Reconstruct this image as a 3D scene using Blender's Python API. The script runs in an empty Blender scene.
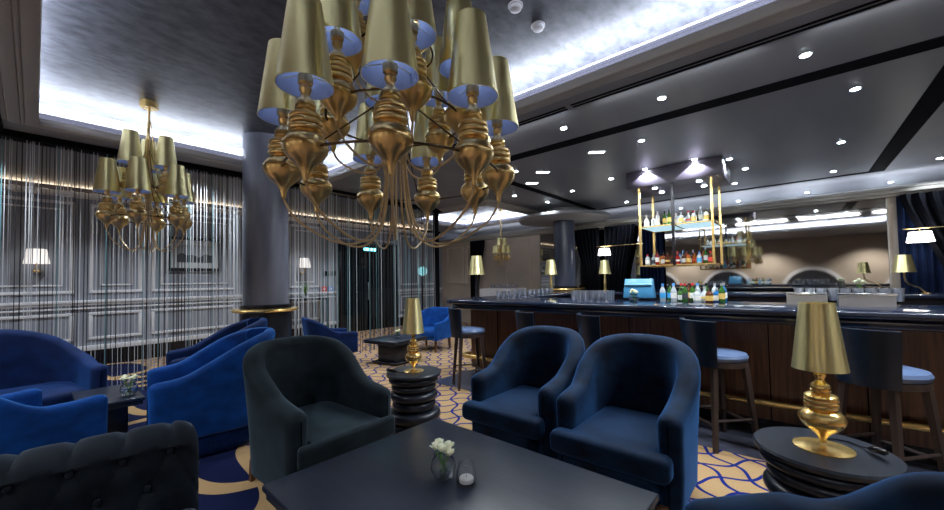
import bpy, bmesh, math, random
from mathutils import Vector, Matrix
random.seed(7)
C = bpy.context.scene.collection
PI = math.pi
CEIL = 3.15
def R(d): return math.radians(d)

# ------------------------------------------------------------------ materials
def new_mat(name):
    m = bpy.data.materials.new(name); m.use_nodes = True
    nt = m.node_tree; b = nt.nodes['Principled BSDF']
    return m, nt, b
def setp(b, **k):
    for n, v in k.items():
        n = n.replace('_', ' ')
        if n in b.inputs:
            b.inputs[n].default_value = v
def col(c): return (c[0], c[1], c[2], 1.0)
def plain(name, c, rough=.5, metal=0., **k):
    m, nt, b = new_mat(name)
    setp(b, Base_Color=col(c), Roughness=rough, Metallic=metal, **k)
    return m
def noisy(name, c1, c2, scale=8., rough=.5, metal=0., stretch=(1,1,1), bump=0., detail=4., **k):
    m, nt, b = new_mat(name)
    setp(b, Roughness=rough, Metallic=metal, **k)
    tc = nt.nodes.new('ShaderNodeTexCoord'); mp = nt.nodes.new('ShaderNodeMapping')
    mp.inputs['Scale'].default_value = stretch
    no = nt.nodes.new('ShaderNodeTexNoise'); no.inputs['Scale'].default_value = scale; no.inputs['Detail'].default_value = detail
    cr = nt.nodes.new('ShaderNodeValToRGB')
    cr.color_ramp.elements[0].position = .32; cr.color_ramp.elements[1].position = .68
    cr.color_ramp.elements[0].color = col(c1); cr.color_ramp.elements[1].color = col(c2)
    L = nt.links.new
    L(tc.outputs['Object'], mp.inputs['Vector']); L(mp.outputs['Vector'], no.inputs['Vector'])
    L(no.outputs['Fac'], cr.inputs['Fac']); L(cr.outputs['Color'], b.inputs['Base Color'])
    if bump:
        bp = nt.nodes.new('ShaderNodeBump'); bp.inputs['Strength'].default_value = bump
        bp.inputs['Distance'].default_value = .01
        L(no.outputs['Fac'], bp.inputs['Height']); L(bp.outputs['Normal'], b.inputs['Normal'])
    return m
def velvet(name, c1, c2, sheen, tint):
    m = noisy(name, c1, c2, 6., .75, stretch=(1,1,1.4), detail=6., bump=.12)
    b = m.node_tree.nodes['Principled BSDF']
    setp(b, Sheen_Weight=sheen, Sheen_Roughness=.38, Sheen_Tint=col(tint))
    b.inputs['Specular IOR Level'].default_value = .15
    return m
def emit(name, c, s):
    m, nt, b = new_mat(name)
    setp(b, Base_Color=col((.8,.8,.8)), Emission_Color=col(c), Emission_Strength=s)
    return m
def glass(name, c=(1,1,1), rough=.0, amount=.22):
    # thin clear glass: mostly see-through with a glossy coat
    m = bpy.data.materials.new(name); m.use_nodes = True; nt = m.node_tree
    nt.nodes.clear(); o = nt.nodes.new('ShaderNodeOutputMaterial')
    t = nt.nodes.new('ShaderNodeBsdfTransparent'); t.inputs['Color'].default_value = col(c)
    g = nt.nodes.new('ShaderNodeBsdfGlossy'); g.inputs['Roughness'].default_value = .04 + rough
    lw = nt.nodes.new('ShaderNodeLayerWeight'); lw.inputs['Blend'].default_value = .45
    ma = nt.nodes.new('ShaderNodeMath'); ma.operation = 'MULTIPLY_ADD'
    ma.inputs[1].default_value = .75; ma.inputs[2].default_value = amount*.4
    mx = nt.nodes.new('ShaderNodeMixShader')
    nt.links.new(lw.outputs['Facing'], ma.inputs[0]); nt.links.new(ma.outputs[0], mx.inputs[0])
    nt.links.new(t.outputs[0], mx.inputs[1]); nt.links.new(g.outputs[0], mx.inputs[2]); nt.links.new(mx.outputs[0], o.inputs[0])
    return m

def carpet_mat():
    m, nt, b = new_mat('carpet'); L = nt.links.new
    setp(b, Roughness=.95); b.inputs['Specular IOR Level'].default_value = .1
    geo = nt.nodes.new('ShaderNodeNewGeometry'); sep = nt.nodes.new('ShaderNodeSeparateXYZ')
    L(geo.outputs['Position'], sep.inputs[0])
    def M(op, a, bb=None, c=None):
        n = nt.nodes.new('ShaderNodeMath'); n.operation = op
        for i, v in enumerate((a, bb, c)):
            if v is None: continue
            if isinstance(v, (int, float)): n.inputs[i].default_value = v
            else: L(v, n.inputs[i])
        return n.outputs[0]
    x, y = sep.outputs['X'], sep.outputs['Y']
    u = M('MULTIPLY', M('ADD', x, y), .7071); v = M('MULTIPLY', M('SUBTRACT', y, x), .7071)
    def family(a, c, p, amp, lam, w, ph=0.):
        s = M('SINE', M('MULTIPLY_ADD', c, 2*PI/lam, ph))
        t = M('MULTIPLY_ADD', s, amp, a)
        f = M('FRACT', M('DIVIDE', t, p))
        d = M('ABSOLUTE', M('SUBTRACT', f, .5))
        return M('LESS_THAN', d, w)
    l1 = family(v, u, .20, .034, .42, .068)
    l2 = family(u, v, .20, .034, .42, .068, 1.2)
    lines = M('MAXIMUM', l1, l2)
    b1 = family(v, u, .95, .30, 2.1, .075, .5)
    b2 = family(u, v, .85, .22, 1.7, .085, 2.2)
    rib = M('MAXIMUM', b1, b2)
    big = M('LESS_THAN', M('MULTIPLY_ADD', M('SINE', M('MULTIPLY', y, 2.2)), .16, x), 1.38)
    gold = nt.nodes.new('ShaderNodeTexNoise'); gold.inputs['Scale'].default_value = 160.
    L(geo.outputs['Position'], gold.inputs['Vector'])
    cr = nt.nodes.new('ShaderNodeValToRGB')
    cr.color_ramp.elements[0].position = .3; cr.color_ramp.elements[1].position = .7
    cr.color_ramp.elements[0].color = col((.31,.19,.085)); cr.color_ramp.elements[1].color = col((.49,.33,.165))
    L(gold.outputs['Fac'], cr.inputs['Fac'])
    def mix(f, a, c):
        n = nt.nodes.new('ShaderNodeMix'); n.data_type = 'RGBA'
        L(f, n.inputs[0])
        for i, v_ in ((6, a), (7, c)):
            if isinstance(v_, tuple): n.inputs[i].default_value = col(v_)
            else: L(v_, n.inputs[i])
        return n.outputs[2]
    small = mix(lines, cr.outputs['Color'], (.008,.018,.15))
    large = mix(rib, (.006,.010,.045), cr.outputs['Color'])
    L(mix(big, small, large), b.inputs['Base Color'])
    bp = nt.nodes.new('ShaderNodeBump'); bp.inputs['Strength'].default_value = .3; bp.inputs['Distance'].default_value = .004
    L(gold.outputs['Fac'], bp.inputs['Height']); L(bp.outputs['Normal'], b.inputs['Normal'])
    return m

def wood_mat(name, c1, c2, rough=.4, scale=3.):
    return noisy(name, c1, c2, scale, rough, stretch=(14,14,.7), detail=8.)

mt = {}
mt['carpet'] = carpet_mat()
mt['stone'] = noisy('dark_stone', (.045,.048,.07), (.085,.09,.125), 2.5, .22)
mt['soffit'] = noisy('ceiling_paint', (.22,.22,.225), (.26,.26,.265), 1.2, .55)
mt['barceil'] = noisy('bar_ceiling_paint', (.17,.175,.19), (.23,.235,.25), .8, .42, stretch=(.5,2,1))
mt['leaf'] = noisy('silver_leaf', (.030,.032,.042), (.085,.09,.112), 9., .5, metal=.25, stretch=(1,1.6,1), bump=.25, detail=9.)
mt['mould'] = plain('moulding_paint', (.33,.31,.28), .45)
mt['white'] = plain('white_paint', (.75,.76,.8), .5)
mt['black'] = plain('black_lacquer', (.006,.006,.009), .25)
mt['blackmatt'] = plain('black_matt', (.006,.006,.009), .8, 0., Specular_IOR_Level=.05)
mt['panelwall'] = noisy('panel_paint', (.26,.285,.34), (.31,.335,.39), 2., .5)
mt['beige'] = noisy('beige_paint', (.40,.34,.28), (.47,.40,.33), 1.5, .6)
mt['brass'] = noisy('aged_brass', (.74,.53,.22), (.86,.65,.31), 5., .29, metal=1.)
mt['brassdark'] = plain('dark_bronze', (.11,.075,.035), .35, 1.)
mt['shade'] = plain('brushed_gold_shade', (.97,.86,.42), .34, .92, Anisotropic=.7, Anisotropic_Rotation=.25)
mt['shadein'] = plain('pale_shade_lining', (.28,.34,.50), .5)
mt['cable'] = plain('gold_cable', (.62,.46,.24), .45, .3)
mt['goldtube'] = plain('polished_gold', (.98,.68,.25), .25, .88)
mt['petrol'] = velvet('petrol_velvet', (.001,.004,.011), (.005,.021,.055), .9, (.06,.21,.55))
mt['slate'] = velvet('slate_velvet', (.004,.008,.011), (.013,.022,.028), .6, (.24,.36,.44))
mt['cobalt'] = velvet('cobalt_velvet', (.002,.030,.15), (.004,.062,.29), .8, (.08,.36,.95))
mt['navy'] = velvet('navy_velvet', (.001,.008,.042), (.003,.017,.085), .4, (.04,.20,.65))
mt['blackvelvet'] = velvet('black_velvet', (.004,.006,.010), (.008,.012,.018), .55, (.3,.38,.5))
mt['leather'] = noisy('blue_leather', (.005,.012,.026), (.009,.021,.045), 12., .3)
mt['leatherseat'] = noisy('grey_blue_leather', (.09,.135,.25), (.12,.175,.30), 10., .3)
mt['walnut'] = wood_mat('dark_walnut', (.055,.022,.012), (.16,.070,.036), .3)
mt['legwood'] = wood_mat('stool_wood', (.026,.017,.014), (.052,.034,.028), .4)
mt['ebony'] = noisy('black_stained_wood', (.010,.013,.020), (.020,.025,.036), 5., .32, stretch=(1,9,1), detail=7.)
mt['tabletop'] = noisy('black_oak_top', (.009,.013,.024), (.017,.024,.040), 4., .3, stretch=(9,1,1), detail=8., bump=.06)
mt['counter'] = plain('black_counter_stone', (.012,.018,.036), .10)
mt['steel'] = plain('brushed_steel', (.55,.58,.62), .3, 1.)
mt['clear'] = glass('clear_glass',(.97,.98,1.),0.,.5)
mt['vase'] = plain('blown_glass', (.97,.985,1.), .0, 0., Transmission_Weight=1., IOR=1.45)
mt['ice'] = glass('frosted_glass', (.93,.95,1.), .25, .9)
mt['whitelamp'] = emit('lit_white_shade', (1.,.96,.9), 2.5)
mt['sconce'] = emit('lit_sconce_shade', (1.,.92,.84), .32)
mt['lens'] = emit('downlight_lens', (.80,.90,1.), 60.)
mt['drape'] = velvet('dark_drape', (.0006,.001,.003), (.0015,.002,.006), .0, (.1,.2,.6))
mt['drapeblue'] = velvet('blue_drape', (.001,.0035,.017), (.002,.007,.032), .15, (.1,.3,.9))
mt['flower'] = plain('cream_petals', (.85,.84,.62), .6, Subsurface_Weight=.1)
mt['leafgreen'] = plain('leaf_green', (.10,.26,.03), .5)
mt['water'] = glass('vase_water', (.80,.90,.93), 0., .3)
mt['led'] = emit('led_diffuser', (.66,.70,1.), .24)  # emission stands in for cove light on the lip, which is no lamp
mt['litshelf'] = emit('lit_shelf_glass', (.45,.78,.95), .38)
mt['linen'] = plain('white_linen', (.8,.8,.82), .8)
mt['chrome'] = plain('chrome', (.75,.77,.8), .12, 1.)
mt['hood'] = plain('hood_lacquer', (.055,.045,.062), .4)

# ------------------------------------------------------------------ mesh helper
class MB:
    def __init__(s): s.v=[]; s.f=[]; s.m=[]; s.s=[]
    def add(s, vs, fs, mi=0, smooth=False):
        o = len(s.v); s.v += [tuple(v) for v in vs]
        for f in fs:
            s.f.append(tuple(i+o for i in f)); s.m.append(mi); s.s.append(smooth)
        return s
    def box(s, x0,x1,y0,y1,z0,z1, mi=0):
        vs=[(x0,y0,z0),(x1,y0,z0),(x1,y1,z0),(x0,y1,z0),(x0,y0,z1),(x1,y0,z1),(x1,y1,z1),(x0,y1,z1)]
        return s.add(vs,[(3,2,1,0),(4,5,6,7),(0,1,5,4),(1,2,6,5),(2,3,7,6),(3,0,4,7)],mi)
    def taper(s, p0, w0, p1, w1, mi=0):
        # square bar tapering from p0 (half width w0) to p1 (half width w1)
        vs=[]
        for p,w in ((p0,w0),(p1,w1)):
            vs += [(p[0]-w,p[1]-w,p[2]),(p[0]+w,p[1]-w,p[2]),(p[0]+w,p[1]+w,p[2]),(p[0]-w,p[1]+w,p[2])]
        return s.add(vs,[(3,2,1,0),(4,5,6,7),(0,1,5,4),(1,2,6,5),(2,3,7,6),(3,0,4,7)],mi)
    def lathe(s, prof, c=(0,0,0), n=24, mi=0, smooth=True, caps=True):
        vs=[]; fs=[]
        for r,z in prof:
            for k in range(n):
                a=2*PI*k/n; vs.append((c[0]+r*math.cos(a), c[1]+r*math.sin(a), c[2]+z))
        for i in range(len(prof)-1):
            for k in range(n):
                k2=(k+1)%n; fs.append((i*n+k,i*n+k2,(i+1)*n+k2,(i+1)*n+k))
        s.add(vs,fs,mi,smooth)
        if caps:
            o=len(s.v)-len(vs)
            s.f.append(tuple(o+k for k in reversed(range(n)))); s.m.append(mi); s.s.append(False)
            o2=o+(len(prof)-1)*n
            s.f.append(tuple(o2+k for k in range(n))); s.m.append(mi); s.s.append(False)
        return s
    def tube(s, pts, r, n=8, mi=0, closed=False):
        pts=[Vector(p) for p in pts]; N=len(pts); vs=[]; fs=[]
        up=Vector((0,0,1)); prev=None
        for i,p in enumerate(pts):
            if closed: t=pts[(i+1)%N]-pts[i-1]
            else: t=pts[min(i+1,N-1)]-pts[max(i-1,0)]
            t.normalize()
            if prev is None:
                a=t.cross(up)
                if a.length<1e-3: a=t.cross(Vector((1,0,0)))
            else: a=prev-t*prev.dot(t)
            a.normalize(); prev=a; b=t.cross(a)
            rr = r[i] if isinstance(r,(list,tuple)) else r
            for k in range(n):
                g=2*PI*k/n; vs.append(p+a*math.cos(g)*rr+b*math.sin(g)*rr)
        M_=N if closed else N-1
        for i in range(M_):
            j=(i+1)%N
            for k in range(n):
                k2=(k+1)%n; fs.append((i*n+k,i*n+k2,j*n+k2,j*n+k))
        if not closed:
            fs.append(tuple(reversed(range(n)))); fs.append(tuple((N-1)*n+k for k in range(n)))
        return s.add(vs,fs,mi,True)
    def prism(s, poly, z0, z1, mi=0):
        n=len(poly); vs=[(x,y,z0) for x,y in poly]+[(x,y,z1) for x,y in poly]
        fs=[tuple(reversed(range(n))),tuple(range(n,2*n))]+[(i,(i+1)%n,n+(i+1)%n,n+i) for i in range(n)]
        return s.add(vs,fs,mi)
    def grid(s, rows, mi=0, smooth=True, closed=False):
        h=len(rows); w=len(rows[0]); vs=[p for r in rows for p in r]; fs=[]
        for i in range(h-1):
            for j in range(w if closed else w-1):
                k=(j+1)%w; fs.append((i*w+j,i*w+k,(i+1)*w+k,(i+1)*w+j))
        return s.add(vs,fs,mi,smooth)
    def ball(s, c, r, n=10, mi=0, sz=1.):
        prof=[(max(1e-4,r*math.sin(PI*i/8)), -r*sz*math.cos(PI*i/8)) for i in range(9)]
        return s.lathe(prof,c,n,mi,True,False)
    def build(s, name, mats, parent=None, bevel=0., seg=2, sub=0, fix=True, sharp=42):
        me=bpy.data.meshes.new(name); me.from_pydata(s.v,[],s.f)
        if not isinstance(mats,(list,tuple)): mats=[mats]
        for m in mats: me.materials.append(m)
        for p,mi,sm in zip(me.polygons,s.m,s.s): p.material_index=mi; p.use_smooth=sm
        if fix:
            bm=bmesh.new(); bm.from_mesh(me); bmesh.ops.recalc_face_normals(bm,faces=bm.faces); bm.to_mesh(me); bm.free()
        if any(s.s) and not bevel: me.set_sharp_from_angle(angle=R(sharp))
        o=bpy.data.objects.new(name,me); C.objects.link(o)
        if parent: o.parent=parent
        if bevel:
            b=o.modifiers.new('Bevel','BEVEL'); b.width=bevel; b.segments=seg; b.limit_method='ANGLE'; b.angle_limit=R(40)
            for p in me.polygons: p.use_smooth=True
        if sub:
            q=o.modifiers.new('Sub','SUBSURF'); q.levels=sub; q.render_levels=sub
        return o

def tag(o, label, cat, group=None):
    o['label']=label; o['category']=cat
    if group: o['group']=group
    return o
def thing(name, label, cat, loc=(0,0,0), rz=0., group=None):
    o=bpy.data.objects.new(name,None); C.objects.link(o); o.empty_display_size=.1
    o.location=loc; o.rotation_euler=(0,0,rz)
    return tag(o,label,cat,group)
def struct(name, mb, m, bevel=0., parent=None):
    o=mb.build(name,m,parent,bevel); o['kind']='structure'; return o
def dup(o, loc=None, rz=None, label=None, group=None, scale=None):
    c=o.copy(); C.objects.link(c)
    def kids(src,dst):
        for ch in list(src.children):
            if ch.name in made: continue
            k=ch.copy(); C.objects.link(k); made.add(k.name); k.parent=dst
            kids(ch,k)
    made=set(); kids(o,c)
    if loc is not None: c.location=loc
    if rz is not None: c.rotation_euler=(0,0,rz)
    if label: c['label']=label
    if group: c['group']=group
    if scale: c.scale=(scale,)*3
    return c
def lin(a,b,n): return [a+(b-a)*i/(n-1) for i in range(n)]

# ------------------------------------------------------------------ camera
F_PX, YAW, PITCH, ROLL, HOR = 376., R(40.66), R(1.8), R(1.0), 280.5
F0=Vector((math.cos(YAW),math.sin(YAW),0)); R0=Vector((math.sin(YAW),-math.cos(YAW),0)); U0=Vector((0,0,1))
FV=F0*math.cos(PITCH)+U0*math.sin(PITCH); UV=-F0*math.sin(PITCH)+U0*math.cos(PITCH)
RV=R0*math.cos(ROLL)-UV*math.sin(ROLL); UV=UV*math.cos(ROLL)+R0*math.sin(ROLL)
cd=bpy.data.cameras.new('camera'); cam=bpy.data.objects.new('camera',cd); C.objects.link(cam)
cd.sensor_width=36.; cd.sensor_fit='HORIZONTAL'; cd.lens=36.*F_PX/944.; cd.clip_start=.02
cd.shift_y=(HOR-F_PX*math.tan(PITCH)-255.)/944.
mw=Matrix((RV,UV,-FV)).transposed().to_4x4(); mw.translation=Vector((0,0,1.4))
cam.matrix_world=mw
bpy.context.scene.camera=cam

# ------------------------------------------------------------------ room shell
X0,X1,Y0,Y1=-4.6,11.2,-5.5,9.6
struct('floor', MB().box(X0,3.62,Y0,Y1,-.05,0).box(3.62,X1,3.9,Y1,-.05,0), mt['carpet'])
struct('trim_floor_stone', MB().box(3.62,X1,Y0,3.9,-.05,0.002), mt['stone'])
struct('wall_left', MB().box(X0-.15,X0,Y0,Y1,0,3.5), mt['panelwall'])
struct('wall_front', MB().box(X0,X1,Y0-.15,Y0,0,3.5), mt['beige'])
# panelled wall beyond the string curtain
struct('wall_back', MB().box(X0,X1+.2,Y1,Y1+.15,0,3.5), mt['panelwall'])
def pframe(mb, x0,x1,z0,z1, y, w=.05, d=.03, sgn=-1):
    ya,yb=(y-d,y) if sgn<0 else (y,y+d)
    mb.box(x0,x1,ya,yb,z0,z0+w).box(x0,x1,ya,yb,z1-w,z1).box(x0,x0+w,ya,yb,z0+w,z1-w).box(x1-w,x1,ya,yb,z0+w,z1-w)
pm=MB()
for a,b in ((-2.2,-.8),(-.55,.46),(.64,1.36),(1.5,2.95),(3.15,3.95),(4.15,4.95)):
    pframe(pm,a,b,1.29,2.9,9.6); pframe(pm,a+.14,b-.14,1.42,2.77,9.6,.03,.02)
    pframe(pm,a,b,.46,.95,9.6)
pframe(pm,5.4,7.4,2.62,2.95,9.6); pframe(pm,7.65,8.4,1.29,2.9,9.6); pframe(pm,8.55,9.3,1.29,2.9,9.6)
pframe(pm,7.65,8.4,.46,.95,9.6); pframe(pm,8.55,9.3,.46,.95,9.6)
struct('trim_panel_moulding', pm, mt['white'], .008)
cr=MB()
for a,b in ((X0,5.4),(7.5,9.45)):
    cr.box(a,b,9.55,9.6,1.08,1.12).box(a,b,9.53,9.6,1.12,1.17).box(a,b,9.56,9.6,1.01,1.04)
    cr.box(a,b,9.56,9.6,.27,.36)
struct('trim_chair_rail', cr, mt['white'], .006)
struct('baseboard_back', MB().box(X0,5.4,9.57,9.6,0,.27).box(7.5,9.45,9.57,9.6,0,.27), mt['black'])
# warm cove ledge above the panels
struct('trim_cove', MB().box(X0,9.45,9.40,9.6,2.98,3.02).box(X0,9.45,9.40,9.42,3.02,3.05), mt['white'])
# dark glazed doorway in the panelled wall
d=MB().box(5.45,5.55,9.5,9.6,0,2.55).box(7.38,7.48,9.5,9.6,0,2.55).box(5.55,7.38,9.5,9.6,2.45,2.55).box(6.42,6.5,9.52,9.6,0,2.45)
d1=struct('door_1', d, mt['black'], .004)
struct('door_glass', MB().box(5.55,7.38,9.56,9.59,0,2.45), plain('dark_glass',(.006,.012,.016),.06), 0, d1)
struct('door_handle', MB().tube([(6.38,9.49,.9),(6.38,9.49,1.4)],.014,8), mt['steel'], 0, d1)
# wall behind the bar
struct('wall_right', MB().box(11.2,11.35,Y0,Y1,0,3.5), mt['soffit'])
struct('trim_cove_floor', MB().box(9.6,11.2,Y0,Y1,2.70,2.74), mt['white'])
struct('wall_bar', MB().box(9.5,9.6,5.55,Y1,0,2.74).box(9.53,9.6,Y0,5.55,0,2.74), mt['beige'])
pb=MB()
for a,b in ((7.75,8.35),(8.5,9.3)):
    pb.box(9.47,9.5,a,b,2.5,2.55).box(9.47,9.5,a,b,1.3,1.35).box(9.47,9.5,a,a+.05,1.35,2.5).box(9.47,9.5,b-.05,b,1.35,2.5)
for y in (5.9,6.75): pb.box(9.485,9.5,y,y+.02,.3,2.6)
struct('trim_bar_wall', pb, plain('panel_edge',(.50,.44,.38),.5), .005)
# cornice ledge with hidden strip light
struct('trim_cornice', MB().box(9.36,9.62,Y0,Y1,2.74,2.80).box(9.40,9.62,Y0,Y1,2.70,2.74).box(9.36,9.40,Y0,Y1,2.80,2.84), mt['mould'], .01)

# ceiling with two recessed trays
xs=[X0,.01,3.055,6.6,9.0,X1]; ys=[Y0,-4.0,5.2,5.83,6.62,8.0,Y1]
lounge=MB(); barc=MB(); corr=MB()
for i in range(5):
    for j in range(6):
        if i==1 and j in (1,2): continue
        if i==3 and j in (2,3,4): continue
        (corr if i<=2 and j>=4 else barc if i>=2 else lounge).box(xs[i],xs[i+1],ys[j],ys[j+1],CEIL,CEIL+.05)
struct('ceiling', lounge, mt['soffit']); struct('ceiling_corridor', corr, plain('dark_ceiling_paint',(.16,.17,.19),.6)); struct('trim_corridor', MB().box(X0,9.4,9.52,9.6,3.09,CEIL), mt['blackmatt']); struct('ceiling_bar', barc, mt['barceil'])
def tray(n, x0,x1,y0,y1, top):
    g=.30
    t=MB().box(x0-g,x1+g,y0-g,y1+g,top,top+.05)
    struct('ceiling_tray_%d'%n, t, mt['leaf'])
    s=MB().box(x0-g-.03,x0-g,y0-g,y1+g,CEIL+.05,top).box(x1+g,x1+g+.03,y0-g,y1+g,CEIL+.05,top).box(x0-g,x1+g,y0-g-.03,y0-g,CEIL+.05,top).box(x0-g,x1+g,y1+g,y1+g+.03,CEIL+.05,top)
    # lip along the edge of the recess, its cove glow put into the material
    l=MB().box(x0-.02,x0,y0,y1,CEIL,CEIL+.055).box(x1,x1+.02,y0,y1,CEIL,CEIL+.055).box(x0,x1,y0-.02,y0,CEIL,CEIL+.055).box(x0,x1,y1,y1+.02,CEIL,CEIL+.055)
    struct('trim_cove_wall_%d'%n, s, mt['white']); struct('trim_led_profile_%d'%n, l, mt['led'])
    m=MB()
    for a,b,z in ((.0,.09,.085),(.09,.12,.06),(.12,.21,.045),(.21,.26,.02)):
        m.box(x0-b,x0-a,y0-b,y1+b,CEIL-z,CEIL-.001).box(x1+a,x1+b,y0-b,y1+b,CEIL-z,CEIL-.001)
        m.box(x0-a,x1+a,y0-b,y0-a,CEIL-z,CEIL-.001).box(x0-a,x1+a,y1+a,y1+b,CEIL-z,CEIL-.001)
    struct('trim_tray_moulding_%d'%n, m, mt['mould'], .012)
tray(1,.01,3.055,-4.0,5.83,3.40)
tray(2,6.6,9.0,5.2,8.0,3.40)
# dark shadow lines in the bar ceiling
z0,z1=CEIL-.006,CEIL+.01
struct('trim_ceiling_slot', MB().box(4.36,4.56,-4.2,3.90,z0,z1).box(4.56,9.30,3.74,3.90,z0,z1).box(4.56,9.42,-1.21,-1.01,z0,z1).box(9.30,9.40,-1.01,3.74,z0,z1), mt['blackmatt'])
struct('trim_air_slot', MB().box(3.49,3.515,-3,1.66,z0,z1).box(3.545,3.57,-3,1.66,z0,z1).box(3.49,3.515,1.72,4.4,z0,z1).box(3.545,3.57,1.72,4.4,z0,z1), mt['blackmatt'])
struct('trim_valance', MB().box(-.34,6.5,6.50,6.70,CEIL-.07,CEIL).box(-.34,-.24,-4,6.5,CEIL-.04,CEIL), mt['blackmatt'])
# dropped round soffit and its column
struct('ceiling_round', MB().lathe([(1.06,2.86),(1.12,2.875),(1.13,2.90),(1.12,2.95),(.45,2.96),(.45,CEIL)],(8.75,4.42,0),48), mt['soffit'])
concrete=noisy('dark_plaster',(.10,.11,.145),(.19,.20,.25),3.,.28,stretch=(2,2,.35),detail=7.,bump=.05)
def column(x,y,r,top,zr,name):
    c=struct(name, MB().lathe([(r,zr),(r,top)],(x,y,0),48), concrete)
    struct('column_base', MB().lathe([(r*1.12,0),(r*1.12,zr-.03)],(x,y,0),40), mt['ebony'],0,c)
    struct('column_collar', MB().lathe([(r*1.12,zr),(r*1.12,zr+.05),(r*1.0,zr+.06)],(x,y,0),40), mt['black'],0,c)
    struct('column_ring', MB().lathe([(r*1.1,zr-.04),(r*1.42,zr-.035),(r*1.45,zr-.018),(r*1.42,zr),(r*1.1,zr+.005)],(x,y,0),48), mt['goldtube'],0,c)
column(2.07,5.50,.28,3.40,1.07,'column_lounge')
concrete=noisy('navy_plaster',(.035,.045,.075),(.07,.08,.12),3.,.28,stretch=(2,2,.35),detail=7.)
column(8.75,4.42,.26,2.90,1.16,'column_bar')
# rear walls with arches (seen in the bar mirror): beige wall, pale arch rims, dark niches
am=MB(); an=MB()
for yc in (-4.0,-.6,2.7,6.0):
    pts_o=[]; pts_i=[]
    for k in range(25):
        a=PI*k/24; pts_o.append((yc+1.15*math.cos(a),.62+1.15*math.sin(a))); pts_i.append((yc+1.0*math.cos(a),.62+1.0*math.sin(a)))
    for k in range(24):
        (a0,b0),(a1,b1),(c0,d0),(c1,d1_)=pts_o[k],pts_o[k+1],pts_i[k],pts_i[k+1]
        am.add([(X0+.001,a0,b0),(X0+.001,a1,b1),(X0+.001,c1,d1_),(X0+.001,c0,d0),(X0+.07,a0,b0),(X0+.07,a1,b1),(X0+.07,c1,d1_),(X0+.07,c0,d0)],
               [(4,5,6,7),(0,1,5,4),(2,3,7,6)])
    an.add([(X0+.012,p,q) for p,q in pts_i]+[(X0+.012,yc-1.0,0),(X0+.012,yc+1.0,0)],[tuple(range(27))])
struct('trim_arch_rims', am, mt['white']); struct('trim_arch_niches', an, plain('dark_niche',(.03,.03,.04),.4))
struct('trim_left_wall_face', MB().box(X0,X0+.01,Y0,6.4,0,3.1), mt['beige'])

# ------------------------------------------------------------------ mirror behind the bar
mm,nt,b=new_mat('antique_mirror'); setp(b,Base_Color=col((.42,.42,.41)),Metallic=1.,Roughness=.035)
t=thing('wall_mirror','wide antique mirror on the wall behind the bar reflecting the ceiling lights','mirror',(9.5,2.0,0))
MB().box(0,.03,-3.22,3.55,.95,2.69).build('glass',mm,t)
MB().box(-.02,.03,-3.24,-3.22,.95,2.69).build('frame_strip',mt['mould'],t)
MB().box(-.02,.03,3.55,3.57,.95,2.69).build('frame_strip',mt['mould'],t)

# ------------------------------------------------------------------ string curtain
sc=MB(); rnd=random.Random(3)
x=-2.2
while x<6.30:
    w=rnd.choice((.0028,.0035,.0045)); y=6.60+rnd.uniform(-.035,.035); mi=rnd.choices((0,1,2),(.54,.38,.08) if x<3.75 else (.10,.75,.15) if x<5.1 else (.22,.5,.28))[0]
    p=(x,y)
    sc.add([(x-w,y-w,.02),(x+w,y-w,.02),(x+w,y+w,.02),(x-w,y+w,.02),(x-w,y-w,3.09),(x+w,y-w,3.09),(x+w,y+w,3.09),(x-w,y+w,3.09)],
           [(0,1,5,4),(1,2,6,5),(2,3,7,6),(3,0,4,7)],mi)
    x+=rnd.uniform(.010,.040)*(1 if x<3.75 else 1.7)
o=sc.build('string_curtain',[plain('silver_thread',(.72,.75,.78),.35,.3),plain('black_thread',(.01,.01,.012),.5),plain('teal_thread',(.15,.31,.34),.4,.2)],fix=False)
tag(o,'curtain of silver and black strings hanging between the lounge and the panelled wall','string curtain'); o['kind']='stuff'
struct('trim_curtain_post', MB().box(6.32,6.40,6.54,6.66,0,3.1), mt['blackmatt'])

# ------------------------------------------------------------------ lounge seating
def rrpath(W,D,rc,front,n=14):
    # U-shaped path of the shell, from the left arm front round the back (+Y) to the right arm front
    w=W/2; P=[]
    yb=D/2
    for k in range(n): P.append((-w, front+(yb-rc-front)*k/n))
    for k in range(n): a=PI-PI/2*k/n; P.append((-w+rc+rc*math.cos(a), yb-rc+rc*math.sin(a)))
    for k in range(n): P.append((-w+rc+(W-2*rc)*k/n, yb))
    for k in range(n): a=PI/2-PI/2*k/n; P.append((w-rc+rc*math.cos(a), yb-rc+rc*math.sin(a)))
    for k in range(n+1): P.append((w, yb-rc-(yb-rc-front)*k/n))
    return P
def interp(keys,t):
    n=len(keys); t=min(max(t,keys[0][0]),keys[-1][0])
    def slope(i):
        if i==0: return 0.
        if i==n-1: return (keys[-1][1]-keys[-2][1])/(keys[-1][0]-keys[-2][0])
        return (keys[i+1][1]-keys[i-1][1])/(keys[i+1][0]-keys[i-1][0])
    for i in range(n-1):
        (p,hp_),(q,hq)=keys[i],keys[i+1]
        if t<=q:
            d=q-p; u=(t-p)/d
            return (2*u**3-3*u*u+1)*hp_+(u**3-2*u*u+u)*d*slope(i)+(3*u*u-2*u**3)*hq+(u**3-u*u)*d*slope(i+1)
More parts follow.
